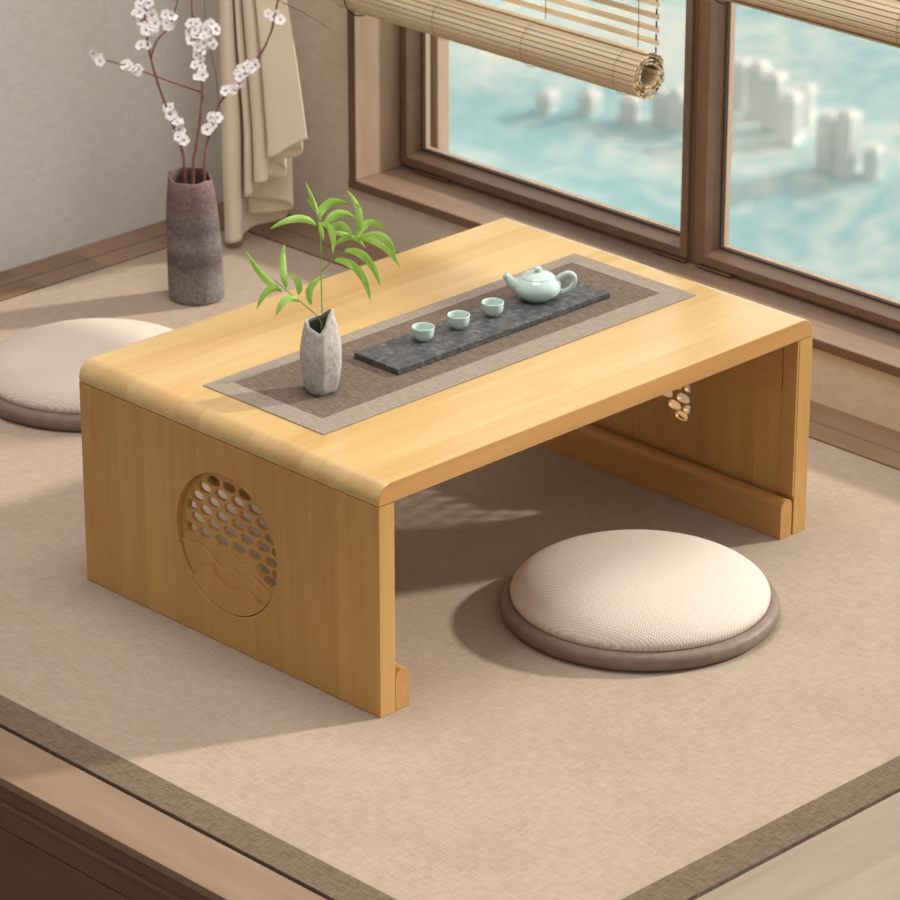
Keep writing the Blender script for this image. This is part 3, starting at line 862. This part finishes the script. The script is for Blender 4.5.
# ------------------------------------------------------------------ outdoors, far below the window
GZ = -600
def ground(px, py, z=GZ):
    p = at(px, py, 1); return CAM+(p-CAM)*((z-CAM.z)/(p-CAM).z)
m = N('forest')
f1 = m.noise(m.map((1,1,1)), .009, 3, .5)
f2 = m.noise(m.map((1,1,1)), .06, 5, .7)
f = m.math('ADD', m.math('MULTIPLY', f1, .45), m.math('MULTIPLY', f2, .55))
col = m.ramp(f, [(.40, lin((156,206,208))), (.48, lin((196,226,223))), (.55, lin((230,240,234))), (.66, lin((240,244,218)))])  # canopy colours paled and flattened, part of the haze is in them
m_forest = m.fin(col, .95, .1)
def hill(x, y): return GZ+22*noise.noise(Vector((x*.004, y*.004, 0)))+9*noise.noise(Vector((x*.02, y*.02, 3)))+4*noise.noise(Vector((x*.06, y*.06, 7)))
bm = bmesh.new(); G = 110; W0 = 4600
vsx = [[None]*(G+1) for _ in range(G+1)]
for i in range(G+1):
    for j in range(G+1):
        x = 110+W0*i/G; y = -1500+(W0+1000)*j/G
        h = 22*noise.noise(Vector((x*.004, y*.004, 0)))+9*noise.noise(Vector((x*.02, y*.02, 3)))+4*noise.noise(Vector((x*.06, y*.06, 7)))
        vsx[i][j] = bm.verts.new((x, y, GZ+h))
for i in range(G):
    for j in range(G): bm.faces.new((vsx[i][j], vsx[i+1][j], vsx[i+1][j+1], vsx[i][j+1]))
fo = obj('forest', bm, m_forest, smooth=True)
tag(fo, 'pale teal green wooded hillside far below the windows', 'forest', kind='stuff')
m_bld = plain('tower_wall', (246,244,240), .8)
m_bldw = plain('tower_glass', (150,170,178), .3)
def tower(px, py, w, h, label, rot=0):
    g = ground(px, py)
    t = thing('apartment_building', (g.x, g.y, hill(g.x, g.y)-1), label, 'building', 'white towers far below the windows')
    t.rotation_euler = (0, 0, rot)
    bm = bmesh.new(); box(bm, (-w/2, -w*.35, 0), (w/2, w*.35, h+5)); box(bm, (-w*.3, -w*.2, h+5), (w*.3, w*.2, h+6.5))
    obj('wall', bm, m_bld, t, world=False)
    bm = bmesh.new()
    k = int(w/3.2)
    for q in range(k):
        u = -w/2+(q+.5)*w/k
        box(bm, (u-.5, -w*.35-.15, 6), (u+.5, w*.35+.15, h+2))
    obj('window_strip', bm, m_bldw, t, world=False)
rnd = random.Random(3)
places = ['white tower nearest the right side of the window post', 'second white tower right of the window post', 'third white tower right of the window post', 'white tower near the middle of the right pane', 'low pale tower near the middle of the right pane',
          'white tower leading the pair at the right of the right pane', 'taller white tower of the pair at the right of the right pane', 'pale tower at the right edge of the right pane',
          'small white tower under the middle of the left blind', 'pale white tower under the right part of the left blind', 'white tower below the open end of the left blind', 'white tower just left of the window post', 'slim pale tower left of the window post']
for (px, py, w, h), lab in zip([(741,112,13,18), (757,124,12,24), (773,138,13,22), (789,150,13,20), (806,132,9,12), (828,180,12,21), (846,186,12,26), (872,190,10,13),
        (548,100,11,8), (590,108,12,10), (630,118,12,11), (677,128,11,18), (661,122,10,12)], places):
    tower(px, py, w, h, lab, rnd.uniform(.2, .45))

# ------------------------------------------------------------------ haze over the valley
hz = bpy.data.materials.new('valley_haze'); hz.use_nodes = True; nt = hz.node_tree
nt.nodes.remove(nt.nodes['Principled BSDF'])
vsn = nt.nodes.new('ShaderNodeVolumeScatter'); vsn.inputs['Color'].default_value = (.90, .97, 1, 1)
vsn.inputs['Density'].default_value = .0006; vsn.inputs['Anisotropy'].default_value = .7
nt.links.new(vsn.outputs[0], nt.nodes['Material Output'].inputs['Volume'])
hb = obj('valley_haze', bx((100, -1480, GZ-60), (4700, 4000, GZ+260)), hz)
tag(hb, 'pale bluish haze hanging over the valley outside the windows', 'haze', kind='stuff')

# ------------------------------------------------------------------ light
world = bpy.data.worlds.new('world'); sc.world = world; world.use_nodes = True
wt = world.node_tree; bg = wt.nodes['Background']
tc = wt.nodes.new('ShaderNodeTexCoord')
dt = wt.nodes.new('ShaderNodeVectorMath'); dt.operation = 'DOT_PRODUCT'; dt.inputs[1].default_value = (.76, -.06, .65)
wt.links.new(tc.outputs['Generated'], dt.inputs[0])
rp = wt.nodes.new('ShaderNodeValToRGB'); e = rp.color_ramp.elements
e[0].position = .30; e[0].color = (.26, .24, .22, 1); e[1].position = 1.0; e[1].color = (1.0, .985, .96, 1)
x_ = e.new(.62); x_.color = (.60, .585, .56, 1)
ma = wt.nodes.new('ShaderNodeMath'); ma.operation = 'MULTIPLY_ADD'; ma.inputs[1].default_value = .5; ma.inputs[2].default_value = .5
wt.links.new(dt.outputs['Value'], ma.inputs[0]); wt.links.new(ma.outputs[0], rp.inputs[0]); wt.links.new(rp.outputs[0], bg.inputs['Color'])
bg.inputs['Strength'].default_value = 1.2
def sun(name, d, e_, ang, col_):
    L = bpy.data.lights.new(name, 'SUN'); L.energy = e_; L.angle = math.radians(ang); L.color = col_
    o = bpy.data.objects.new(name, L); C.objects.link(o)
    o.rotation_euler = Vector(d).normalized().to_track_quat('-Z', 'Y').to_euler(); o.location = (3, -1, 2)
EL = math.radians(26)
sun('sun', (-.908*math.cos(EL), .418*math.cos(EL), -math.sin(EL)), 4.0, 3.0, (1.0, .94, .87))
La = bpy.data.lights.new('overhead_fill', 'AREA'); La.shape = 'DISK'; La.size = 1.1; La.energy = 26; La.color = (1, .95, .89)  # unseen overhead fill, added to brighten the walls and tabletop
lo = bpy.data.objects.new('overhead_fill', La); C.objects.link(lo); lo.location = (.25, .25, 2.5)
